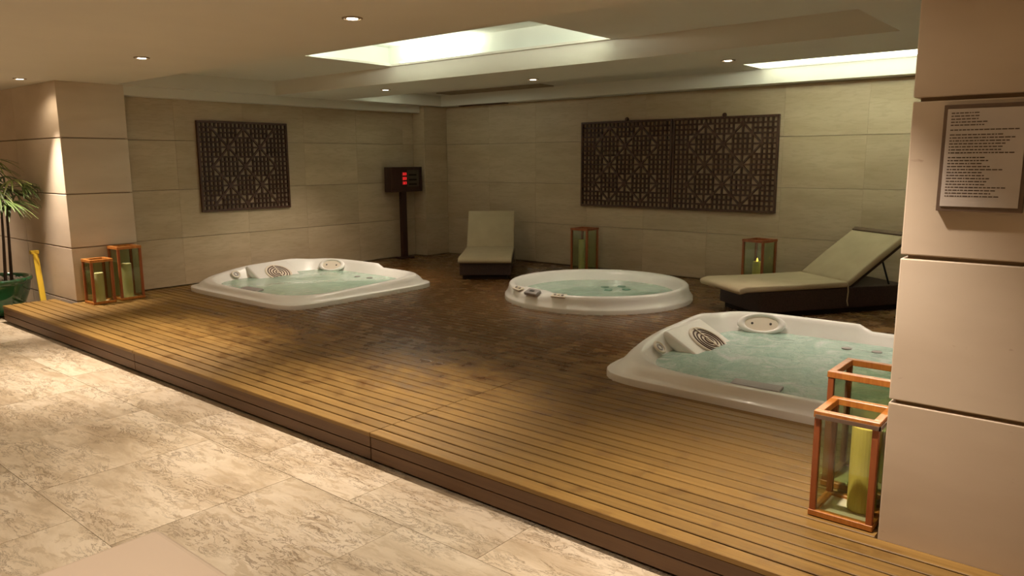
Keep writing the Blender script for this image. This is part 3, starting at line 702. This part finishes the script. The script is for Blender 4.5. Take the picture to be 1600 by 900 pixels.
# ------------------------------------------------------------------ potted palm and the folded sign
pt = empty('green_planter', (-9.36, 2.50, 0), label='large glossy green glazed planter left of the deck', cat='planter')
prof = [(.22, 0), (.27, .03), (.335, .13), (.375, .24), (.392, .33), (.40, .352), (.412, .362), (.416, .380), (.410, .398), (.385, .400), (.375, .385), (.365, .34)]; n = 48; vs = []; fs = []
for (rd, z) in prof: vs += [(rd*math.cos(2*PI*i/n), rd*math.sin(2*PI*i/n), z) for i in range(n)]
for k_ in range(len(prof)-1): fs += [(k_*n+i, k_*n+(i+1) % n, (k_+1)*n+(i+1) % n, (k_+1)*n+i) for i in range(n)]
fs.append(tuple(range(n-1, -1, -1)))
mesh('pot', vs, fs, POTG, pt, True)
MB().cyl((0, 0), .372, .33, .355, 40).build('soil', SOIL, pt)
pe = MB()
for i in range(420):
    rd = .355*math.sqrt(random.random()); t = random.uniform(0, 6.283); s_ = random.uniform(.010, .019); cx, cy, cz = rd*math.cos(t), rd*math.sin(t), .36+random.uniform(0, .012)
    e = [(1, 0, 0), (-1, 0, 0), (0, 1, 0), (0, -1, 0), (0, 0, .6), (0, 0, -.6)]
    pe.add([(cx+q[0]*s_*random.uniform(.8, 1.2), cy+q[1]*s_*random.uniform(.8, 1.2), cz+q[2]*s_) for q in e], [(0, 2, 4), (2, 1, 4), (1, 3, 4), (3, 0, 4), (2, 0, 5), (1, 2, 5), (3, 1, 5), (0, 3, 5)])
o = pe.build('pebbles', PEB, pt); o['kind'] = 'stuff'
pm = empty('lady_palm', (-9.36, 2.50, .36), label='slender palm with fan leaves growing in the green planter', cat='plant')
stems = [((0.30, 0.08), (.31, .12), .86), ((.22, .16), (.20, .20), .98), ((0.03, 0.06), (.10, .16), .98), ((-.06, 0), (-.14, .02), 1.18), ((.10, -.03), (.20, .02), .86), ((-.13, .12), (-.30, .15), 1.0)]
def blade(L, wd, droop, M):
    vs = []; fs = []; n = 5
    for i in range(n+1):
        t = i/n; w_ = wd*math.sin(PI*(.12+.86*t))**.7*(1-.25*t); z = -droop*t*t*L
        vs += [M @ Vector((L*t, -w_, z)), M @ Vector((L*t, 0, z+.004)), M @ Vector((L*t, w_, z))]
    for i in range(n):
        k_ = i*3; fs += [(k_, k_+3, k_+4, k_+1), (k_+1, k_+4, k_+5, k_+2)]
    return vs, fs
for si, ((x0, y0), (x1, y1), hh) in enumerate(stems):
    MB().tube([(x0, y0, 0), ((x0+x1)/2+.01, (y0+y1)/2, hh*.5), (x1, y1, hh)], .017, 8, .6).build('stem', STEM, pm)
    for fi in range(6):
        th = fi*2.1+si*1.3+random.uniform(-.3, .3); el = random.uniform(.15, .75); z = hh*random.uniform(.88, 1.0); pl_ = random.uniform(.16, .27)
        dirv = Vector((math.cos(th)*math.cos(el), math.sin(th)*math.cos(el), math.sin(el))); s0 = Vector((x1*z/hh, y1*z/hh, z)); e0 = s0+dirv*pl_
        if e0.y > .36: e0.y = .36
        fr_ = empty('frond', (0, 0, 0)); fr_.parent = pm
        st_ = MB().tube([s0, s0+dirv*pl_*.5+Vector((0, 0, .02)), e0], .004, 5); st_.build('petiole', LEAF, fr_)
        lm = MB()
        for b_ in range(9):
            a_ = (b_-4)*.36; M = Matrix.Translation(e0) @ Matrix.Rotation(th+a_, 4, 'Z') @ Matrix.Rotation(-.25+.1*abs(b_-4)-random.uniform(0, .15), 4, 'Y')
            v_, f_ = blade(random.uniform(.19, .27), .013, random.uniform(.45, .9), M)
            v_ = [Vector((q.x, min(q.y, .475), q.z)) for q in v_]
            lm.add(v_, f_)
        lf = lm.build('leaflets', LEAFL if (fi == 5) else LEAF, fr_, True)
tg = MB().box(-.035, .035, -.004, .004, -.11, 0).build('red_hanging_tag', RED2, None, bev=.002, loc=(-9.00, 2.48, 1.03), rot=(.05, .08, .8)); tag(tg, 'dull red paper tag hanging below the palm leaves', 'tag')
for (x, y, z, s_, lb) in ((-9.07, 2.44, .56, .055, 'round red ornament hanging low among the palm stems'),):
    rb = empty('red_ornament', (x, y, z), label=lb, cat='ornament')
    bm = bmesh.new(); bmesh.ops.create_uvsphere(bm, u_segments=20, v_segments=12, radius=s_); me = bpy.data.meshes.new('ball'); bm.to_mesh(me); bm.free(); me.materials.append(RED)
    for p in me.polygons: p.use_smooth = True
    o = bpy.data.objects.new('ball', me); C.objects.link(o); o.parent = rb; o.scale = (1, 1, .85)
    MB().tube([(0, 0, .04), (0, .01, .16)], .002, 5).build('string', STEM, rb); MB().tube([(0, 0, -.045), (0, 0, -.12)], .010, 8, 1.6).build('tassel', RED, rb)
# folded caution sign leaning on the pillar
sg = empty('folded_floor_sign', (-8.925, 2.86, 0), label='narrow yellow folded floor sign leaning on the left pillar behind the planter', cat='sign')
def slab(p0, p1, th, wd, name):
    p0, p1 = Vector(p0), Vector(p1); d = (p1-p0); u = Vector((0, 0, 0)); L = d.length; dz = d.normalized(); ax = Vector((.25, -.97, 0)).normalized(); ax = (ax-dz*ax.dot(dz)).normalized(); nn = dz.cross(ax)
    M = Matrix((nn, ax, dz)).transposed().to_4x4(); M.translation = p0
    q = MB(); q.box(-th/2, th/2, -wd/2, wd/2, 0, L, M); return q.build(name, YELL, sg, bev=.004)
slab((.030, -.0, 0), (-.17, .03, .66), .018, .045, 'front_leaf'); slab((-.015, .03, 0), (-.195, .05, .65), .012, .045, 'rear_leaf')
MB().box(-.215, -.155, -.01, .07, .635, .675).build('top_hinge', YELL, sg, bev=.006)

# ------------------------------------------------------------------ padded bench in the lower left corner
bn = empty('padded_bench', (-1.70, .45, 0), label='smooth tan padded bench top at the bottom left corner', cat='bench')
X0, X1, Y0, Y1 = -.675, .675, -.50, .58
MB().box(X0, X1, Y0, Y1, .33, .42).build('pad', LEATH, bn, bev=.03, seg=4)
MB().box(X0+.03, X1-.03, Y0+.03, Y1-.03, .28, .33).build('frame', MAHOG, bn, bev=.003)
for sx in (X0+.08, X1-.08):
    for sy in (Y0+.08, Y1-.08): MB().box(sx-.03, sx+.03, sy-.03, sy+.03, 0, .28).build('leg', MAHOG, bn, bev=.003)
